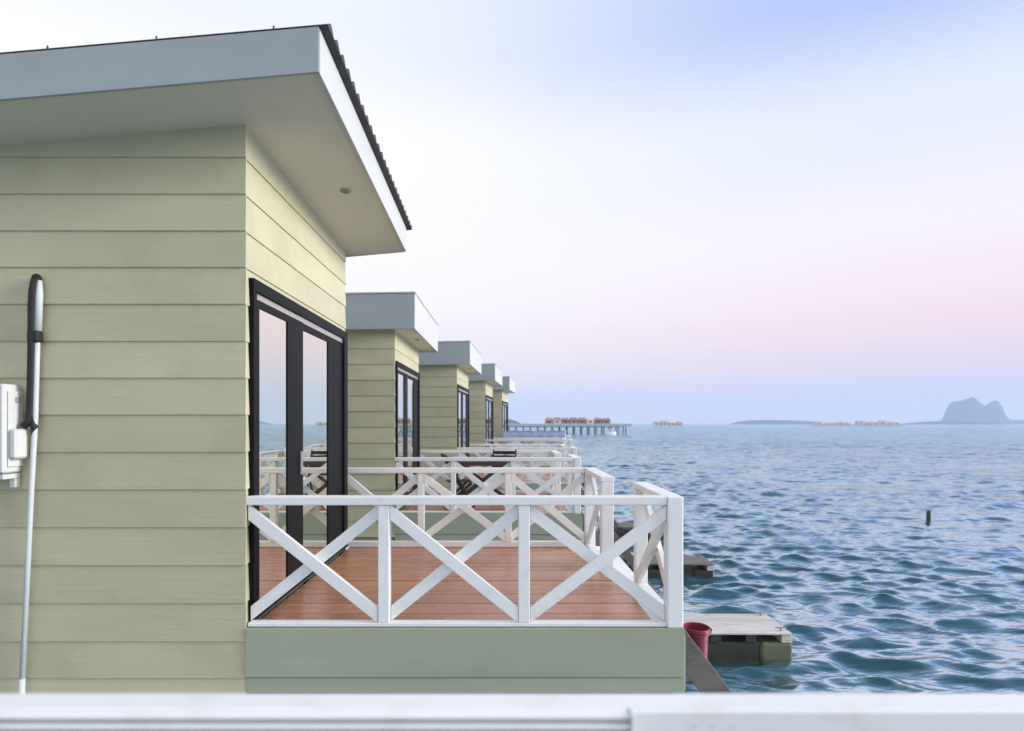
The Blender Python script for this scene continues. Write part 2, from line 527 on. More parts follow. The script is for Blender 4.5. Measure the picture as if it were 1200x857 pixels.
def make_bungalow(root, s0, sx, sy, ov_f, ov_s, ov_b, fas, lines, W, Ld, sheet):
    S = lambda x, y: s0 + sx * x + sy * y
    xl, xr, yf, yb = -W - 0.3, ov_s, -ov_f, Ld + ov_b
    # wall core
    bm = bmesh.new()
    pts = [(-W, 0.0), (-0.006, 0.0), (-0.006, Ld - 0.0), (-W, Ld - 0.0)]
    lo = [bm.verts.new((x, y + 0.006, -0.5)) for x, y in pts]
    hi = [bm.verts.new((x, y + 0.006, S(x, y) + 0.03)) for x, y in pts]
    bm.faces.new(lo[::-1]); bm.faces.new(hi)
    for i in range(4):
        bm.faces.new((lo[i], lo[(i + 1) % 4], hi[(i + 1) % 4], hi[i]))
    wall = obj('wall', bm, 'core', root)
    # siding: front
    ls = sorted(lines)
    for zb, zt in zip(ls, ls[1:]):
        poly = clip_poly([(-W, zb), (0.022, zb), (0.022, zt), (-W, zt)], lambda p: p[1] - S(p[0], 0) - 0.004)
        lap_board('siding_board', poly, zb, zt, lambda u, o, z: (u, -o, z), 'siding', wall)
    # siding: sea side, above and beside the door
    dt = 2.40
    for zb, zt in zip(ls, ls[1:]):
        cut = lambda p: p[1] - S(0, p[0]) - 0.004
        t3 = lambda u, o, z: (o, u, z)
        a, b_ = -0.004, Ld + 0.0
        if zt > dt + 0.02:
            poly = clip_poly([(a, max(zb, dt)), (b_, max(zb, dt)), (b_, zt), (a, zt)], cut)
            lap_board('siding_board', poly, zb, zt, t3, 'siding', wall)
        if zb < dt:
            z1 = min(zt, dt)
            for u0, u1 in ((a, 0.068), (2.565, b_)):
                lap_board('siding_board', [(u0, zb), (u1, zb), (u1, z1), (u0, z1)], zb, zt, t3, 'siding', wall)
    # roof: soffit, fascia boards, top
    bm = bmesh.new()
    c4 = [(xl, yf), (xr, yf), (xr, yb), (xl, yb)]
    lo = [bm.verts.new((x, y, S(x, y))) for x, y in c4]
    hi = [bm.verts.new((x, y, S(x, y) + 0.02)) for x, y in c4]
    bm.faces.new(lo[::-1]); bm.faces.new(hi)
    for i in range(4):
        bm.faces.new((lo[i], lo[(i + 1) % 4], hi[(i + 1) % 4], hi[i]))
    roof = obj('roof', bm, 'soffit', root)

    def fascia(p, q, nrm, m, drop=0.012, t=0.022, ext=0.0):
        bm = bmesh.new()
        n = Vector((nrm[0], nrm[1], 0))
        d = (Vector((q[0], q[1], 0)) - Vector((p[0], p[1], 0))).normalized()
        P = [Vector((p[0], p[1], S(*p))), Vector((q[0], q[1], S(*q))) + d * ext]
        v = []
        for pt in P:
            v.append([bm.verts.new(pt + n * o + Vector((0, 0, z))) for o, z in ((0.002, -drop), (t, -drop), (t, fas), (0.002, fas))])
        for k in range(4):
            bm.faces.new((v[0][k], v[0][(k + 1) % 4], v[1][(k + 1) % 4], v[1][k]))
        bm.faces.new(v[0][::-1]); bm.faces.new(v[1])
        bmesh.ops.recalc_face_normals(bm, faces=bm.faces[:])
        return obj('fascia', bm, m, roof)
    fascia(c4[0], c4[1], (0, -1), 'fascia_grey', ext=0.02)['label'] = 'blue grey front fascia board'
    fascia(c4[1], c4[2], (1, 0), 'white_trim')['label'] = 'white fascia board on the sea side'
    fascia(c4[2], c4[3], (0, 1), 'white_trim', ext=0.0)
    # top
    if sheet:
        bm = bmesh.new()
        pitch = 0.14
        n = int((yb - yf + 0.12) / pitch * 8)
        xs = (xl, xr + 0.075)
        vt = []
        for i in range(n + 1):
            y = yf - 0.022 + i * pitch / 8
            ph = (i % 8) / 8
            z = 0.004 + 0.046 * (0.5 - 0.5 * math.cos(2 * math.pi * ph)) ** 0.8
            vt.append([[bm.verts.new((x, y, S(x, y) + fas + 0.004 + zz)) for x in xs] for zz in (0.0, z)])
        for a_, b2 in zip(vt, vt[1:]):
            bm.faces.new((a_[1][0], a_[1][1], b2[1][1], b2[1][0]))
            bm.faces.new((a_[0][1], a_[0][0], b2[0][0], b2[0][1]))
            bm.faces.new((a_[0][1], b2[0][1], b2[1][1], a_[1][1]))
        for e in (vt[0], vt[-1]):
            bm.faces.new((e[0][0], e[0][1], e[1][1], e[1][0]))
        obj('roof_sheet', bm, 'roof_sheet', roof)
        for x in (-3.0, -2.35, -1.65, -0.95, -0.3, 0.4):
            bm = bmesh.new()
            add_tube(bm, [(x, yf - 0.014, S(x, yf) + fas + 0.0), (x, yf - 0.014, S(x, yf) + fas + 0.030)], 0.006, 6)
            obj('screw', bm, 'roof_sheet', roof)
    else:
        bm = bmesh.new()
        v = [bm.verts.new((x + dx, y + dy, S(x, y) + fas + dz)) for dz in (0.003, 0.022) for (x, y), (dx, dy) in
             zip(c4, ((-.03, -.035), (.035, -.035), (.035, .03), (-.03, .03)))]
        for f in ((3, 2, 1, 0), (4, 5, 6, 7), (0, 1, 5, 4), (1, 2, 6, 5), (2, 3, 7, 6), (3, 0, 4, 7)):
            bm.faces.new([v[i] for i in f])
        obj('roof_sheet', bm, 'white_trim', roof)
    # downlight under the eave
    lx, ly = ov_s * 0.62, Ld * 0.42
    bm = bmesh.new()
    lathe(bm, [(0.0001, -0.004), (0.022, -0.004), (0.024, -0.016), (0.040, -0.016), (0.043, 0.0)], 20, (lx, ly, S(lx, ly)))
    obj('downlight', bm, 'lamp_ring', roof)
    # sliding door on the sea side: local y .068 .. 2.56, z 0 .. 2.40
    Y0, Y1, ZT = 0.072, 2.56, 2.398
    bm = bmesh.new()
    add_box(bm, (-0.002, Y0, 0.012), (0.045, Y0 + 0.05, ZT), 0.002)
    add_box(bm, (-0.002, Y1 - 0.13, 0.012), (0.045, Y1, ZT), 0.002)
    add_box(bm, (-0.002, Y0 + 0.0505, ZT - 0.085), (0.045, Y1 - 0.1305, ZT), 0.002)
    add_box(bm, (-0.002, Y0 + 0.0505, 0.012), (0.040, Y1 - 0.1305, 0.05), 0.002)
    door = obj('sliding_door', bm, 'black_frame', root)
    box('track', (0.001, Y0 + 0.052, ZT - 0.135), (0.026, Y1 - 0.132, ZT - 0.087), 'track', door)
    for (ya, yb2, xo, st0, st1) in ((Y0 + 0.053, 1.09, 0.022, 0.045, 0.36), (1.0, Y1 - 0.133, 0.001, 0.10, 0.52)):
        bm = bmesh.new()
        zt = ZT - 0.137
        add_box(bm, (xo, ya, 0.052), (xo + 0.02, ya + st0, zt), 0.002)
        add_box(bm, (xo, yb2 - st1, 0.052), (xo + 0.02, yb2, zt), 0.002)
        add_box(bm, (xo, ya + st0 + .0005, zt - 0.055), (xo + 0.02, yb2 - st1 - .0005, zt), 0.002)
        add_box(bm, (xo, ya + st0 + .0005, 0.052), (xo + 0.02, yb2 - st1 - .0005, 0.12), 0.002)
        obj('panel_frame', bm, 'black_frame', door)
        if xo > 0.01:
            box('handle', (xo + 0.0205, yb2 - 0.10, 0.95), (xo + 0.045, yb2 - 0.075, 1.15), 'ac_grey', door, 0.006)
        box('pane', (xo + 0.006, ya + st0 + .001, 0.121), (xo + 0.010, yb2 - st1 - .001, zt - 0.056), 'glass', door)


ys = [98, 142, 185, 228, 271, 313.6, 356.7, 400, 443, 486, 529.6, 573.5, 617.5, 661.9, 706.3, 750.8, 793.8, 838]
h1 = empty('bungalow', 'nearest sage green bungalow with corrugated sloping roof and black sliding door', 'house', H1[:3], H1[3], 'row of bungalows over the sea')
make_bungalow(h1, 3.419, 0.0877, -0.0407, 0.482, 0.65, 0.12, 0.256, [(496 - y) / 172 + 1.39 for y in ys], 4.0, 2.6, True)
h2 = empty('bungalow', 'second sage green bungalow with boxy grey fascia, just behind the nearest one', 'house', ROW[0][:3], ROW[0][3], 'row of bungalows over the sea')
make_bungalow(h2, 2.885, 0.012, 0.0, 0.17, 0.345, 0.30, 0.543, [2.587 + 0.2517 * k for k in range(-12, 3)], 3.6, 2.6, False)
copy_tree(h2, 'third sage green bungalow in the row, seen between the second and fourth roofs', ROW[1][:3], ROW[1][3])
copy_tree(h2, 'fourth sage green bungalow in the row, second from the far end', ROW[2][:3], ROW[2][3])
copy_tree(h2, 'farthest and smallest sage green bungalow at the end of the row', ROW[3][:3], ROW[3][3])

# ------------------------------------------------------------------ decks
DW, DL = 3.0, 2.65


def make_deck(root):
    y = 0.012
    i = 0
    while y < DL - 0.03:
        w = random.choice((0.118, 0.135, 0.15, 0.135))
        y2 = min(y + w, DL - 0.005)
        dz = random.uniform(-0.003, 0.001)
        box('plank', (0.06, y, -0.032), (DW - 0.185, y2 - 0.008, dz), 'deck', root, 0.002)
        y = y2
    box('curb', (DW - 0.18, 0.0, -0.06), (DW - 0.004, DL, -0.004), 'white', root, 0.004)
    for k, (z0, z1) in enumerate(((-0.335, -0.004), (-0.44, -0.341))):
        bm = bmesh.new()
        t = 0.02
        add_box(bm, (0.024, -0.020 + 0.010 * k, z0), (DW + 0.002, 0.010, z1), 0.002)
        obj('fascia_board', bm, 'fascia_shaded', root)
    box('fascia_board', (DW, 0.012, -0.44), (DW + 0.018, DL, -0.065), 'fascia_shaded', root, 0.002)
    for y in (0.2, 1.3, 2.45):
        box('joist', (-0.3, y - 0.06, -0.56), (DW - 0.03, y + 0.06, -0.034), 'wet_wood', root, 0.004)
    for x in (0.25, 2.75):
        for y in (0.2, 2.45):
            bm = bmesh.new()
            add_tube(bm, [(x, y, -0.561), (x, y, -3.6)], 0.11, 12)
            obj('pile', bm, 'concrete', root)


def brace(a, b, face, parent, w=0.078, t=0.036, bev=0.003):
    """diagonal lying in the railing's plane, its ends cut flush with the posts and rails; face = normal of that plane"""
    ax = 0 if face[1] else 1
    u0, u1 = a[ax], b[ax]
    za, zb = a[2], b[2]
    c = a[1 - ax]
    d = Vector((u1 - u0, zb - za)).normalized()
    n = Vector((-d.y, d.x)) * (w / 2)
    A, B = Vector((u0, za)) - d * 0.25, Vector((u1, zb)) + d * 0.25
    poly = [tuple(p) for p in (A + n, B + n, B - n, A - n)]
    lo, hi = min(u0, u1), max(u0, u1)
    pad = w * 0.62
    zl, zh = min(za, zb) - pad, max(za, zb) + pad
    for f in (lambda p: lo - p[0], lambda p: p[0] - hi, lambda p: zl - p[1], lambda p: p[1] - zh):
        poly = clip_poly(poly, f)
    bm = bmesh.new()
    P = lambda p, o: (p[0], c + o, p[1]) if ax == 0 else (c + o, p[0], p[1])
    f0 = [bm.verts.new(P(p, -t / 2)) for p in poly]
    f1 = [bm.verts.new(P(p, t / 2)) for p in poly]
    bm.faces.new(f0); bm.faces.new(f1[::-1])
    for i in range(len(poly)):
        j = (i + 1) % len(poly)
        bm.faces.new((f0[i], f1[i], f1[j], f0[j]))
    bmesh.ops.recalc_face_normals(bm, faces=bm.faces[:])
    bmesh.ops.bevel(bm, geom=bm.edges[:], offset=bev, segments=1, affect='EDGES', clamp_overlap=True)
    return obj('brace', bm, 'white', parent)


def make_railing(root):
    zt = 0.888
    # front run, along local x at y = 0.045
    yc = 0.045
    posts = [0.956, 1.915]
    box('top_rail', (-0.012 + 0.03, yc - 0.05, zt - 0.058), (DW - 0.112, yc + 0.05, zt), 'white', root, 0.005)
    box('bottom_rail', (0.03, yc - 0.045, 0.002), (DW - 0.112, yc + 0.03, 0.026), 'white', root, 0.003)
    for x in posts:
        box('post', (x - 0.038, yc - 0.040, 0.0265), (x + 0.038, yc + 0.036, zt - 0.0585), 'white', root, 0.004)
    xs = [0.03] + posts + [DW - 0.095]
    for i in range(3):
        a = xs[i] + (0.0425 if i else 0.0); b = xs[i + 1] - (0.0425 if i < 2 else 0.0185)
        zl, zh = 0.076, zt - 0.108
        f = 0.0 if i != 2 else 1.0
        s1, s2 = (-0.017, 0.022) if not f else (0.022, -0.017)
        brace((a, yc + s1, zh), (b, yc + s1, zl), (0, -1, 0), root)
        brace((a, yc + s2, zl), (b, yc + s2, zh), (0, -1, 0), root)
    # corner post and the near side run
    X0, X1 = DW - 0.112, DW - 0.004
    xc = (X0 + X1) / 2
    box('post', (X0 + 0.002, -0.012, -0.0035), (X1, 0.098, zt + 0.001), 'white', root, 0.006)
    box('top_rail', (X0 - 0.005, 0.0985, zt - 0.05), (X1 + 0.012, 1.03, zt - 0.001), 'white', root, 0.005)
    box('post', (X0 + 0.004, 0.95, -0.003), (X1 - 0.002, 1.03, zt - 0.0505), 'white', root, 0.005)
    box('bottom_rail', (X0 + 0.01, 0.0985, -0.003), (X1 - 0.006, 0.9495, 0.045), 'white', root, 0.004)
    brace((xc - 0.022, 0.102, zt - 0.105), (xc - 0.022, 0.946, 0.10), (1, 0, 0), root, 0.085)
    brace((xc + 0.022, 0.102, 0.10), (xc + 0.022, 0.946, zt - 0.105), (1, 0, 0), root, 0.085)
    # far side run, set in
    A0, A1 = 2.70, 2.812
    ac = (A0 + A1) / 2
    box('post', (A0, 1.50, 0.002), (A1, 1.61, zt - 0.0505), 'white', root, 0.005)
    box('top_rail', (A0 - 0.006, 1.50, zt - 0.05), (A1 + 0.006, DL + 0.002, zt), 'white', root, 0.005)
    box('bottom_rail', (A0 + 0.01, 1.6105, 0.002), (A1 - 0.01, DL - 0.09, 0.04), 'white', root, 0.004)
    brace((ac - 0.022, 1.614, zt - 0.105), (ac - 0.022, 2.561, 0.095), (1, 0, 0), root, 0.085)
    brace((ac + 0.022, 1.614, 0.095), (ac + 0.022, 2.561, zt - 0.105), (1, 0, 0), root, 0.085)
    # back run
    yb = DL - 0.045
    box('top_rail', (0.03, yb - 0.045, zt - 0.058), (A0 - 0.0065, yb + 0.045, zt), 'white', root, 0.005)
    box('bottom_rail', (0.03, yb - 0.03, 0.002), (A0 - 0.0065, yb + 0.04, 0.062), 'white', root, 0.003)
    posts = [0.86, 1.84]
    for x in posts:
        box('post', (x - 0.036, yb - 0.036, 0.0625), (x + 0.036, yb + 0.036, zt - 0.0585), 'white', root, 0.004)
    box('post', (A0, DL - 0.085, 0.002), (A1, DL, zt - 0.0505), 'white', root, 0.005)
    xs = [0.03] + posts + [A0]
    for i in range(3):
        a = xs[i] + (0.039 if i else 0.0); b = xs[i + 1] - (0.039 if i < 2 else 0.008)
        brace((a, yb - 0.019, zt - 0.108), (b, yb - 0.019, 0.112), (0, -1, 0), root)
        brace((a, yb + 0.019, 0.112), (b, yb + 0.019, zt - 0.108), (0, -1, 0), root)


def make_stairs(root):
    """descends towards the sea from the gap in the side rail: local y 1.03 .. 1.56"""
    sl = 1.34
    x0, zl = DW + 0.022, 0.038
    n = 11
    for y0, y1 in ((1.03, 1.075), (1.515, 1.56)):
        bm = bmesh.new()
        run = 2.15
        pr = [(x0, zl), (x0 + run, zl - sl * run), (x0 + run, zl - sl * run - 0.36), (x0, zl - 0.36)]
        a = [bm.verts.new((x, y0, z)) for x, z in pr]
        b = [bm.verts.new((x, y1, z)) for x, z in pr]
        bm.faces.new(a); bm.faces.new(b[::-1])
        for i in range(4):
            bm.faces.new((a[i], b[i], b[(i + 1) % 4], a[(i + 1) % 4]))
        bmesh.ops.recalc_face_normals(bm, faces=bm.faces[:])
        bmesh.ops.bevel(bm, geom=bm.edges[:], offset=0.004, segments=1, affect='EDGES')
        obj('stringer', bm, 'stair', root)
    for i in range(1, n):
        z = -0.2667 * i
        xb = x0 + 0.398 + (i - 3) * 0.199
        box('tread', (xb - 0.02, 1.0755, z - 0.035), (xb + 0.215, 1.5145, z), 'stair', root, 0.004)


def make_platform(root):
    x0, x1, y0, y1, zt = 4.05, 6.67, 0.60, 1.64, -2.17
    n = 8
    w = (y1 - y0) / n
    for i in range(n):
        dz = random.uniform(-0.006, 0.004)
        box('plank', (x0, y0 + i * w + 0.004, zt - 0.03), (x1 - random.uniform(0, 0.03), y0 + (i + 1) * w - 0.004, zt + dz), 'grey_plank', root, 0.003)
    for x in np.linspace(x0 + 0.1, x1 - 0.1, 5):
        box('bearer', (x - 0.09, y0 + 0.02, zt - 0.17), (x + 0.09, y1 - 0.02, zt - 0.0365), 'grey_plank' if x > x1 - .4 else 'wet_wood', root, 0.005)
    for y in (y0 + 0.12, y1 - 0.12):
        bm = bmesh.new()
        add_tube(bm, [(x1 - 0.16, y, zt + 0.004), (x1 - 0.16, y, zt + 0.05)], 0.018, 8)
        add_tube(bm, [(x1 - 0.25, y, zt + 0.055), (x1 - 0.07, y, zt + 0.055)], 0.014, 8)
        obj('cleat', bm, 'ac_grey', root)
    box('float', (x0, y0 + 0.03, SEA_Z - 0.28), (x1 - 0.55, y1 - 0.03, zt - 0.1705), 'wet_wood', root, 0.02)
    box('float', (x1 - 0.54, y0 + 0.01, SEA_Z - 0.28), (x1, y1 - 0.01, zt - 0.1705), 'mossy', root, 0.04)


OBJ_ROW = [H1] + ROW
d1 = empty('deck', 'nearest reddish brown plank deck with sage green fascia board', 'deck', H1[:3], H1[3], 'decks of the bungalows')
make_deck(d1)
r1 = empty('deck_railing', 'nearest white X-braced railing around the brown plank deck', 'railing', H1[:3], H1[3], 'white deck railings')
make_railing(r1)
s1 = empty('stairs', 'grey timber stairs with the red bucket, going down from the nearest deck', 'stairs', H1[:3], H1[3], 'stairs down to the water')
make_stairs(s1)
p2 = empty('floating_platform', 'nearest and largest grey plank landing platform on the water', 'platform', ROW[0][:3], ROW[0][3], 'landing platforms')
make_platform(p2)
words = ['second', 'third', 'fourth', 'fifth']
for w, (x, y, z, a), z in zip(words, ROW, (-0.05, -0.11, -0.06, -0.05)):
    copy_tree(d1, w + ' deck in the row counted from the viewer', (x, y, z), a)
    copy_tree(r1, 'white X-braced railing of the ' + w + ' deck from the viewer', (x, y, z), a)
    copy_tree(s1, 'timber stairs going down from the ' + w + ' deck from the viewer', (x, y, z), a)
for lab, (x, y, z, a) in (('middle landing platform, its end showing dark past the corner post', ROW[1]),
                          ('farthest landing platform, a small dark end showing past the corner post', ROW[2])):
    pc = copy_tree(p2, lab, (x, y + 0.40, -0.12), a)
    for o in pc.children:
        if o.name.startswith('float'):
            o.material_slots[0].link = 'OBJECT'
            o.material_slots[0].material = M['wet_wood']
        if o.name.startswith('plank'):
            o.material_slots[0].link = 'OBJECT'
            o.material_slots[0].material = M['stair']

# ------------------------------------------------------------------ bucket
bk = empty('bucket', 'dark red plastic bucket standing on the stairs', 'bucket', (H1[0] + 3.510, H1[1] + 1.275, -0.7990))
bm = bmesh.new()
lathe(bm, [(0.0001, 0.0), (0.088, 0.0), (0.092, 0.006), (0.106, 0.325), (0.122, 0.328), (0.124, 0.336), (0.122, 0.360), (0.115, 0.363),
           (0.110, 0.358), (0.088, 0.012), (0.0001, 0.012)], 40)
obj('body', bm, 'bucket', bk, smooth=False)
bm = bmesh.new()
add_box(bm, (0.117, -0.025, 0.326), (0.138, 0.025, 0.350), 0.006)
obj('grip', bm, 'bucket', bk)
bm = bmesh.new()
add_tube(bm, [(-0.12 * math.cos(t) * 1.06, -0.12 * math.sin(t) * 1.06, 0.335 - 0.02 * math.sin(t)) for t in np.linspace(0, math.pi, 16)], 0.004, 6)
obj('handle', bm, 'bucket', bk)


# ------------------------------------------------------------------ table and chairs on the second deck
def deck2(x, y, z=0.0):
    a = ROW[0][3]
    return (ROW[0][0] + x * math.cos(a) - y * math.sin(a), ROW[0][1] + x * math.sin(a) + y * math.cos(a), z - 0.048)


tb = empty('folding_table', 'dark brown wooden slatted table with crossed legs on the second deck', 'table', deck2(1.35, 1.55), ROW[0][3])
for k in range(8):
    y = -0.36 + k * 0.09
    box('slat', (-0.58, y + 0.006, 0.735), (0.58, y + 0.084, 0.758), 'brown_wood', tb, 0.003)
for sx_ in (-0.5, 0.5):
    box('apron', (sx_ - 0.025, -0.34, 0.665), (sx_ + 0.025, 0.34, 0.7345), 'brown_wood', tb, 0.003)
for sy_ in (-0.345, 0.345):
    box('apron', (-0.474, sy_ - 0.015, 0.665), (0.474, sy_ + 0.015, 0.7345), 'brown_wood', tb, 0.003)
for sy_, o in ((-0.30, 1), (0.30, 1)):
    bar('leg', (-0.45, sy_, 0.012), (0.42, sy_, 0.66), 0.03, 0.055, 'brown_wood', tb)
    bar('leg', (0.45, sy_ - 0.034, 0.012), (-0.42, sy_ - 0.034, 0.66), 0.03, 0.055, 'brown_wood', tb)


def make_chair(c):
    for k in range(6):
        x = -0.2 + k * 0.068
        box('slat', (x, -0.2, 0.43), (x + 0.06, 0.2, 0.448), 'black_wood', c, 0.002)
    for s in (-1, 1):
        y = 0.225 * s
        bar('leg', (0.24, y, 0.012), (-0.27, y, 0.90), 0.028, 0.05, 'black_wood', c)
        bar('leg', (-0.26, y - 0.03 * s, 0.012), (0.2, y - 0.03 * s, 0.425), 0.028, 0.05, 'black_wood', c)
    for k in range(4):
        z = 0.56 + k * 0.085
        x = 0.24 - (z - 0.012) / 0.888 * 0.51
        box('back_slat', (x - 0.012, -0.21, z), (x + 0.012, 0.21, z + 0.065), 'black_wood', c, 0.002)


ch = empty('folding_chair', 'near black slatted folding chair at the near left of the table on the second deck', 'chair', deck2(0.98, 0.75), ROW[0][3] + R(12), 'chairs on the second deck')
make_chair(ch)
copy_tree(ch, 'near black folding chair behind the table on the second deck', deck2(1.75, 2.15), ROW[0][3] - R(95))

# ------------------------------------------------------------------ things fixed to the nearest bungalow's wall
YW = 3.976   # front of the siding
ac = empty('air_conditioner', 'white air conditioner box fixed to the sage siding by the left edge', 'air conditioner', (-3.24, YW - 0.001, 0))
px = lambda x, Y=3.85: (x - 587) * Y / 688
pz = lambda y, Y=3.85: 1.39 - (y - 496) * Y / 688
box('casing', (-0.86, -0.150, pz(555)), (0.0, 0.0, pz(450)), 'ac_white', ac, 0.012)
box('side_panel', (0.0005, -0.125, pz(548)), (0.012, -0.004, pz(458)), 'ac_white', ac, 0.006)
box('service_cover', (0.0125, -0.128, pz(538)), (0.062, -0.01, pz(503)), 'ac_white', ac, 0.012)
box('handle_recess', (0.0122, -0.075, pz(472)), (0.0175, -0.035, pz(465)), 'ac_grey', ac, 0.002)
box('bracket', (-0.80, -0.14, pz(562)), (-0.012, -0.004, pz(556.2)), 'ac_white', ac, 0.002)
box('bracket', (-0.05, -0.045, pz(573)), (-0.014, -0.002, pz(562.3)), 'ac_white', ac, 0.002)
W1 = lambda x, y, o=0.03: ((x - 587) * (YW - o) / 688, YW - o, 1.39 - (y - 496) * (YW - o) / 688)
pp = empty('drain_pipe', 'thin white plastic pipe running down the sage siding beside the air conditioner', 'pipe', (-3.14, YW, 0))
loc = Vector((-3.14, YW, 0))


def rel(pts):
    return [tuple(Vector(p) - loc) for p in pts]


bm = bmesh.new()
add_tube(bm, rel([W1(46.5, 329), W1(46.2, 345), W1(44.5, 388)]), [0.014, 0.022, 0.022], 14)
obj('sleeve', bm, 'pvc', pp, smooth=True)
bm = bmesh.new()
add_tube(bm, rel([W1(44.3, 388.5), W1(43.0, 430), W1(41.5, 490), W1(37.0, 570), W1(26, 795)]), 0.0165, 14)
obj('pipe', bm, 'pvc', pp, smooth=True)
bm = bmesh.new()
add_tube(bm, rel([W1(26, 795.5), W1(25, 830), W1(24.5, 860)]), 0.019, 14)
obj('socket', bm, 'pvc', pp, smooth=True)
bp_ = empty('insulated_pipe', 'black foam wrapped pipe beside the white pipe, bending into the siding', 'pipe', tuple(loc))
bm = bmesh.new()
add_tube(bm, rel([W1(43, 331, -0.02), W1(43, 326, 0.012), W1(42, 330, 0.03), W1(39.5, 342, 0.035), W1(38.5, 360, 0.035), W1(38.3, 400, 0.035), W1(37, 450, 0.035),
                  W1(36, 478, 0.035), W1(34, 494, 0.04), W1(27, 500, 0.05)]),
         [0.026, 0.029, 0.030, 0.030, 0.029, 0.028, 0.027, 0.027, 0.026, 0.024], 14)
obj('pipe', bm, 'black_foam', bp_, smooth=True)
bm = bmesh.new()
add_tube(bm, rel([W1(37, 488, 0.034), W1(40.2, 500, 0.034), W1(38, 514, 0.034)]), [0.02, 0.022, 0.006], 10)
obj('wrap_tail', bm, 'black_foam', bp_, smooth=True)
bm = bmesh.new()
for (x0_, x1_) in ((-0.033, 0.055),):
    c = Vector(W1(41.5, 395)) - loc
    add_box(bm, (c.x - 0.043, c.y - 0.030, c.z - 0.04), (c.x + 0.040, c.y + 0.028, c.z + 0.04), 0.012)
obj('strap', bm, 'black_foam', bp_)

# ------------------------------------------------------------------ the railing in front of the viewer
fr = empty('deck_railing', 'blurred white rail with a grooved channel across the foreground', 'railing', (0, 1.0, 0))
box('top_rail', (-2.2, 0.0, 0.80), (1.9, 0.068, 0.90), 'white', fr, 0.004)
for x in (-1.6, -0.65, 0.3, 1.25):
    box('post', (x - 0.04, 0.0, -0.02), (x + 0.04, 0.066, 0.7995), 'white', fr, 0.004)
box('bottom_rail', (-2.2, 0.01, 0.02), (1.9, 0.06, 0.06), 'white', fr, 0.004)
bm = bmesh.new()
prof = []
zt_, zb_ = 0.9045, 0.822
nr_ = 5
h = (zt_ - zb_) / nr_
for k in range(nr_):
    for t in np.linspace(0, math.pi, 7):
        prof.append((-0.008 - 0.016 * math.sin(t) ** 0.5, zt_ - k * h - h * 0.5 * (1 - math.cos(t)) * 0.64))
prof = [(-0.0005, zt_ + 0.002)] + prof + [(-0.0005, zb_ - 0.002)]
va = [bm.verts.new((-2.2, y, z)) for y, z in prof]
vb = [bm.verts.new((0.215, y, z)) for y, z in prof]
for i in range(len(prof) - 1):
    bm.faces.new((va[i], va[i + 1], vb[i + 1], vb[i]))
bm.faces.new(va); bm.faces.new(vb[::-1])
bmesh.ops.recalc_face_normals(bm, faces=bm.faces[:])
obj('channel', bm, 'white', fr)
bm = bmesh.new()
add_box(bm, (0.2155, -0.028, 0.82), (0.221, -0.0005, 0.907), 0.002)
for z in (0.895, 0.872):
    add_tube(bm, [(0.221, -0.016, z), (0.225, -0.016, z)], 0.004, 10)
obj('end_cap', bm, 'pvc', fr)
for x in (0.33, 0.362, 0.397):
    bm = bmesh.new()
    add_tube(bm, [(x, -0.0015, 0.874), (x, 0.001, 0.874)], 0.0022, 10)
    obj('nail_head', bm, 'pvc', fr)

# ------------------------------------------------------------------ added sheet standing in for the blue tint over the far decks
x5, y5, z5, a5 = ROW[3]
tp = empty('tint_sheet', 'added pale blue sheet standing for the blue tint over the far decks', 'tint_sheet', (x5, y5, z5), a5)
bm = bmesh.new()
nx_, nz_ = 60, 8
gv = []
for i in range(nx_ + 1):
    u = i / nx_
    colv = []
    for k in range(nz_ + 1):
        v_ = k / nz_
        xx = 0.05 + u * 2.72
        sag = 0.03 * math.sin(u * math.pi * 5) ** 2
        yy = -0.06 - 0.02 * math.sin(u * 40) * v_ - 0.012 * math.sin(u * 17 + v_ * 3)
        colv.append(bm.verts.new((xx, yy, 1.10 - sag * (1 - v_) - v_ * 0.62)))
    gv.append(colv)
for a_, b_ in zip(gv, gv[1:]):
    for k in range(nz_):
        bm.faces.new((a_[k], a_[k + 1], b_[k + 1], b_[k]))
bmesh.ops.solidify(bm, geom=bm.faces[:], thickness=0.004)
obj('sheet', bm, 'blue_tint', tp, smooth=True)
for x in (0.05, 1.4, 2.77):
    bm = bmesh.new()
    add_tube(bm, [(x, -0.036, -0.4), (x, -0.036, 1.13)], 0.022, 8)
    obj('pole', bm, 'white', tp)

# ------------------------------------------------------------------ post in the water
po = empty('mooring_post', 'short dark wooden post sticking out of the open water', 'post', ((1088 - 587) * 24 / 688, 24, SEA_Z))
bm = bmesh.new()
add_tube(bm, [(0, 0, -1.5), (0, 0, -0.2), (0.006, 0, 0.2), (0.012, 0, 0.47), (0.012, 0, 0.485)], [0.085, 0.085, 0.082, 0.08, 0.06], 12)
obj('shaft', bm, 'wet_wood', po)

# ------------------------------------------------------------------ pier and far resorts
YP = 214.0
K = YP / 688
pier = empty('pier', 'long grey pier on dark piles below the red roofed huts', 'pier', (0, YP, SEA_Z))
PX = lambda x, Y=YP: (x - 587) * Y / 688
PZ = lambda y, Y=YP: 1.39 - (y - 496) * Y / 688 - SEA_Z
box('walkway', (PX(560), 0, PZ(499.5)), (PX(741), 7.0, PZ(496.6)), 'pier_deck', pier, 0.05)
box('edge_beam', (PX(560), -0.25, PZ(500.8)), (PX(728), 0.3, PZ(499.6)), 'pier_pile', pier, 0.05)
x = 596.0
while x < 735:
    for yy in (0.3, 6.0):
        bm = bmesh.new()
        add_tube(bm, [(PX(x) + 0.4 * yy * 0.1, yy, -3), (PX(x) + 0.4 * yy * 0.1, yy, PZ(499.6))], 0.26, 8)
        obj('pile', bm, 'pier_pile', pier)
    x += 8.6


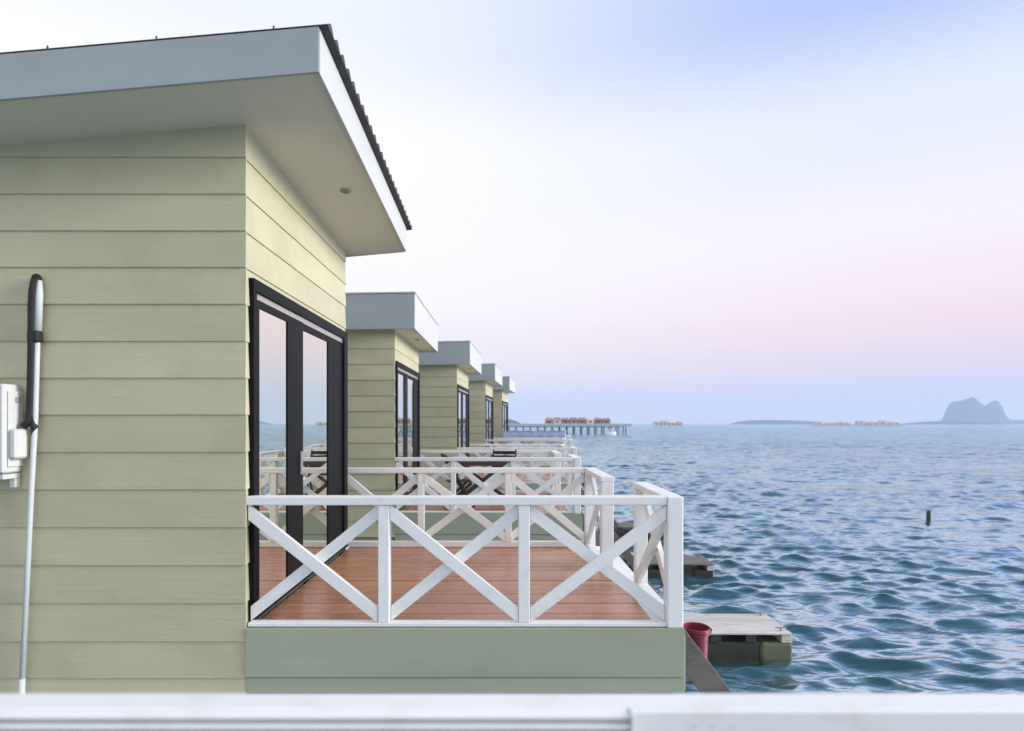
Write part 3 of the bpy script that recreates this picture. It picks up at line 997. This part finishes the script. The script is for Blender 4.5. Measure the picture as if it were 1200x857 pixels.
def hut(name, label, X, Y, Z, w, d, hw, hr, wm, rm, group, stilts=0.0):
    c = empty(name, label, 'hut', (X, Y, Z), 0, group)
    box('wall', (-w / 2, 0, 0), (w / 2, d, hw), wm, c)
    bm = bmesh.new()
    e = 0.03 * w
    v = [bm.verts.new(p) for p in ((-w / 2 - e, -e, hw), (w / 2 + e, -e, hw), (w / 2 + e, d + e, hw), (-w / 2 - e, d + e, hw), (-w * 0.4, d / 2, hw + hr), (w * 0.4, d / 2, hw + hr))]
    for f in ((3, 2, 1, 0), (0, 1, 5, 4), (1, 2, 5), (2, 3, 4, 5), (3, 0, 4)):
        bm.faces.new([v[i] for i in f])
    obj('roof', bm, rm, c)
    box('window', (-w * 0.18, -0.03, hw * 0.3), (w * 0.18, -0.002, hw * 0.75), 'boat_dark', c)
    if stilts:
        for sx2 in (-0.4, 0.4):
            bm = bmesh.new()
            add_tube(bm, [(sx2 * w, d * 0.3, 0), (sx2 * w, d * 0.3, -stilts)], 0.05 * w, 6)
            obj('stilt', bm, 'pier_pile', c)
    return c


ordn = ['first', 'second', 'third', 'fourth', 'fifth', 'sixth', 'seventh', 'eighth', 'ninth', 'tenth', 'eleventh', 'twelfth']
n = 8
for i in range(n):
    xx = 643.5 + i * 9.6
    hw = 1.25 + 0.2 * random.random()
    hut('pier_hut', 'small red roofed hut on the pier, ' + ordn[i] + ' from the left of eight', PX(xx, YP + 3), YP + 2.5, SEA_Z + PZ(496.6),
        2.75, 2.6, hw, 0.75 + 0.25 * random.random(), 'pale_wall' if i in (1, 5) else 'red_roof', 'red_roof' if i != 5 else 'pale_wall', 'huts on the pier')

# motor boat by the pier
bt = empty('boat', 'tiny white boat moored at the end of the pier', 'boat', (PX(716, 200), 200, SEA_Z))
bm = bmesh.new()
st = [(-1.6, 0.7, 0.9), (-0.8, 0.75, 0.85), (0.4, 0.7, 0.9), (1.2, 0.4, 1.05), (1.7, 0.04, 1.2)]
ring = []
for x, w, h_ in st:
    ring.append([bm.verts.new(p) for p in ((x, -w, h_), (x, -w * 0.6, -0.2), (x, w * 0.6, -0.2), (x, w, h_))])
for a_, b_ in zip(ring, ring[1:]):
    for k in range(4):
        bm.faces.new((a_[k], a_[(k + 1) % 4], b_[(k + 1) % 4], b_[k]))
bm.faces.new(ring[0]); bm.faces.new(ring[-1][::-1])
obj('hull', bm, 'boat_white', bt)
box('cabin', (-0.9, -0.45, 0.86), (0.4, 0.45, 1.9), 'boat_white', bt, 0.1)
box('cabin_window', (-0.7, -0.47, 1.3), (0.2, -0.4515, 1.7), 'boat_dark', bt)

# distant resort in the middle
Yr = 560.0
for i, (xx, w, h_) in enumerate(((770, 7, 4.4), (779, 8, 5.2), (788.5, 8, 5.0), (797, 6, 4.3))):
    ww = w * Yr / 688 * 0.92
    hut('stilt_hut', ('leftmost', 'second', 'third', 'rightmost')[i] + ' of four pale huts standing in the water right of the pier', PX(xx, Yr), Yr, SEA_Z + 1.6, ww, 6, h_ * 0.55, h_ * 0.4,
        'pale_wall', 'pale_wall' if i == 2 else 'tan_roof', 'pale huts right of the pier', 3.0)
# distant resort on the right
Yr = 780.0
for i in range(12):
    xx = 959.5 + i * 8.3
    if i in (5,):
        continue
    ww = 7.6 * Yr / 688
    h_ = (4.6 if i < 6 else 5.8) * (0.9 + 0.2 * random.random())
    k = i if i < 5 else i - 1
    hut('stilt_hut', 'pale tan hut in the long far resort near the island, ' + ordn[k] + ' from the left', PX(xx, Yr), Yr, SEA_Z + 1.5, ww, 8, h_ * 0.55, h_ * 0.42,
        'pale_wall', 'pale_wall' if i % 3 else 'tan_roof', 'far resort huts near the island', 3.0)
jt = empty('pier', 'low dark jetty under the long far resort near the island', 'pier', (PX(1006, Yr), Yr - 2, SEA_Z))
box('walkway', (-PX(587 + 53, Yr), 0, 0.9), (PX(587 + 53, Yr), 14, 1.45), 'pier_pile', jt)
for i in range(14):
    x = -PX(587 + 50, Yr) + i * PX(587 + 100, Yr) / 13
    bm = bmesh.new(); add_tube(bm, [(x, 1, -2), (x, 1, 0.9)], 0.5, 6)
    obj('pile', bm, 'pier_pile', jt)


# ------------------------------------------------------------------ islands
def island(name, prof, Y, depth, seed):
    """ridge from a list of (pixel x, pixel y) silhouette points, built at its own distance as a rounded hill"""
    rg = np.random.default_rng(seed)
    xs_ = np.array([PX(p[0], Y) for p in prof]); zs_ = np.array([max(0.0, PZ(p[1], Y)) for p in prof])
    nx, ny = 160, 40
    X = np.linspace(xs_[0], xs_[-1], nx)
    Zr = np.interp(X, xs_, zs_)
    Zr = np.convolve(np.pad(Zr, 2, mode='edge'), np.ones(5) / 5, 'valid')
    bm = bmesh.new()
    grid = []
    for i in range(nx):
        cl = []
        for k in range(ny):
            v = k / (ny - 1) * 2 - 1
            f = max(0.0, 1 - abs(v) ** 1.7)
            n_ = 0.06 * (math.sin(X[i] * 0.11 + v * 9) + math.sin(X[i] * 0.047 - v * 14 + 2))
            cl.append(bm.verts.new((X[i], v * depth, -2 + (Zr[i] + 2) * min(1.0, f * (1 + n_ * (1 - f))) + rg.normal(0, 0.4) * f * (1 - f))))
        grid.append(cl)
    for a_, b_ in zip(grid, grid[1:]):
        for k in range(ny - 1):
            bm.faces.new((a_[k], b_[k], b_[k + 1], a_[k + 1]))
    o = obj(name, bm, 'forest', None, 'structure', True)
    o.location = (0, Y, SEA_Z)
    return o


island('island', [(1099, 497), (1103, 493.5), (1107, 486), (1111, 475), (1117, 470.5), (1124, 470), (1133, 467.5), (1139, 465), (1144, 467), (1150, 473.5), (1155, 476),
                  (1160, 471.5), (1166, 469), (1171, 471), (1175, 478), (1178, 487), (1183, 491.5), (1200, 493), (1240, 497)], 2300, 16, 3)
island('low_island', [(855, 497), (866, 494), (880, 492.7), (905, 492.3), (925, 492.8), (945, 493.6), (960, 494.2), (1000, 497)], 2000, 14, 5)
island('low_island', [(1050, 497), (1085, 494.2), (1100, 493.6), (1130, 494), (1160, 495), (1180, 497)], 1800, 12, 9)
island('low_island', [(540, 497), (575, 492), (596, 491.2), (604, 493.2), (612, 497)], 1300, 10, 12)

# ------------------------------------------------------------------ haze
hz = box('haze', (-3400, -3400, SEA_Z - 1.5), (3400, 3400, 120), None, None)
hz['kind'] = 'stuff'
hm = bpy.data.materials.new('sea_air')
hm.use_nodes = True
ht = hm.node_tree
ht.nodes.clear()
pv = ht.nodes.new('ShaderNodeVolumePrincipled')
pv.inputs['Color'].default_value = (0.60, 0.73, 0.99, 1)
pv.inputs['Density'].default_value = 0.00037
pv.inputs['Anisotropy'].default_value = 0.1
ho = ht.nodes.new('ShaderNodeOutputMaterial')
ht.links.new(pv.outputs[0], ho.inputs['Volume'])
hz.data.materials.append(hm)
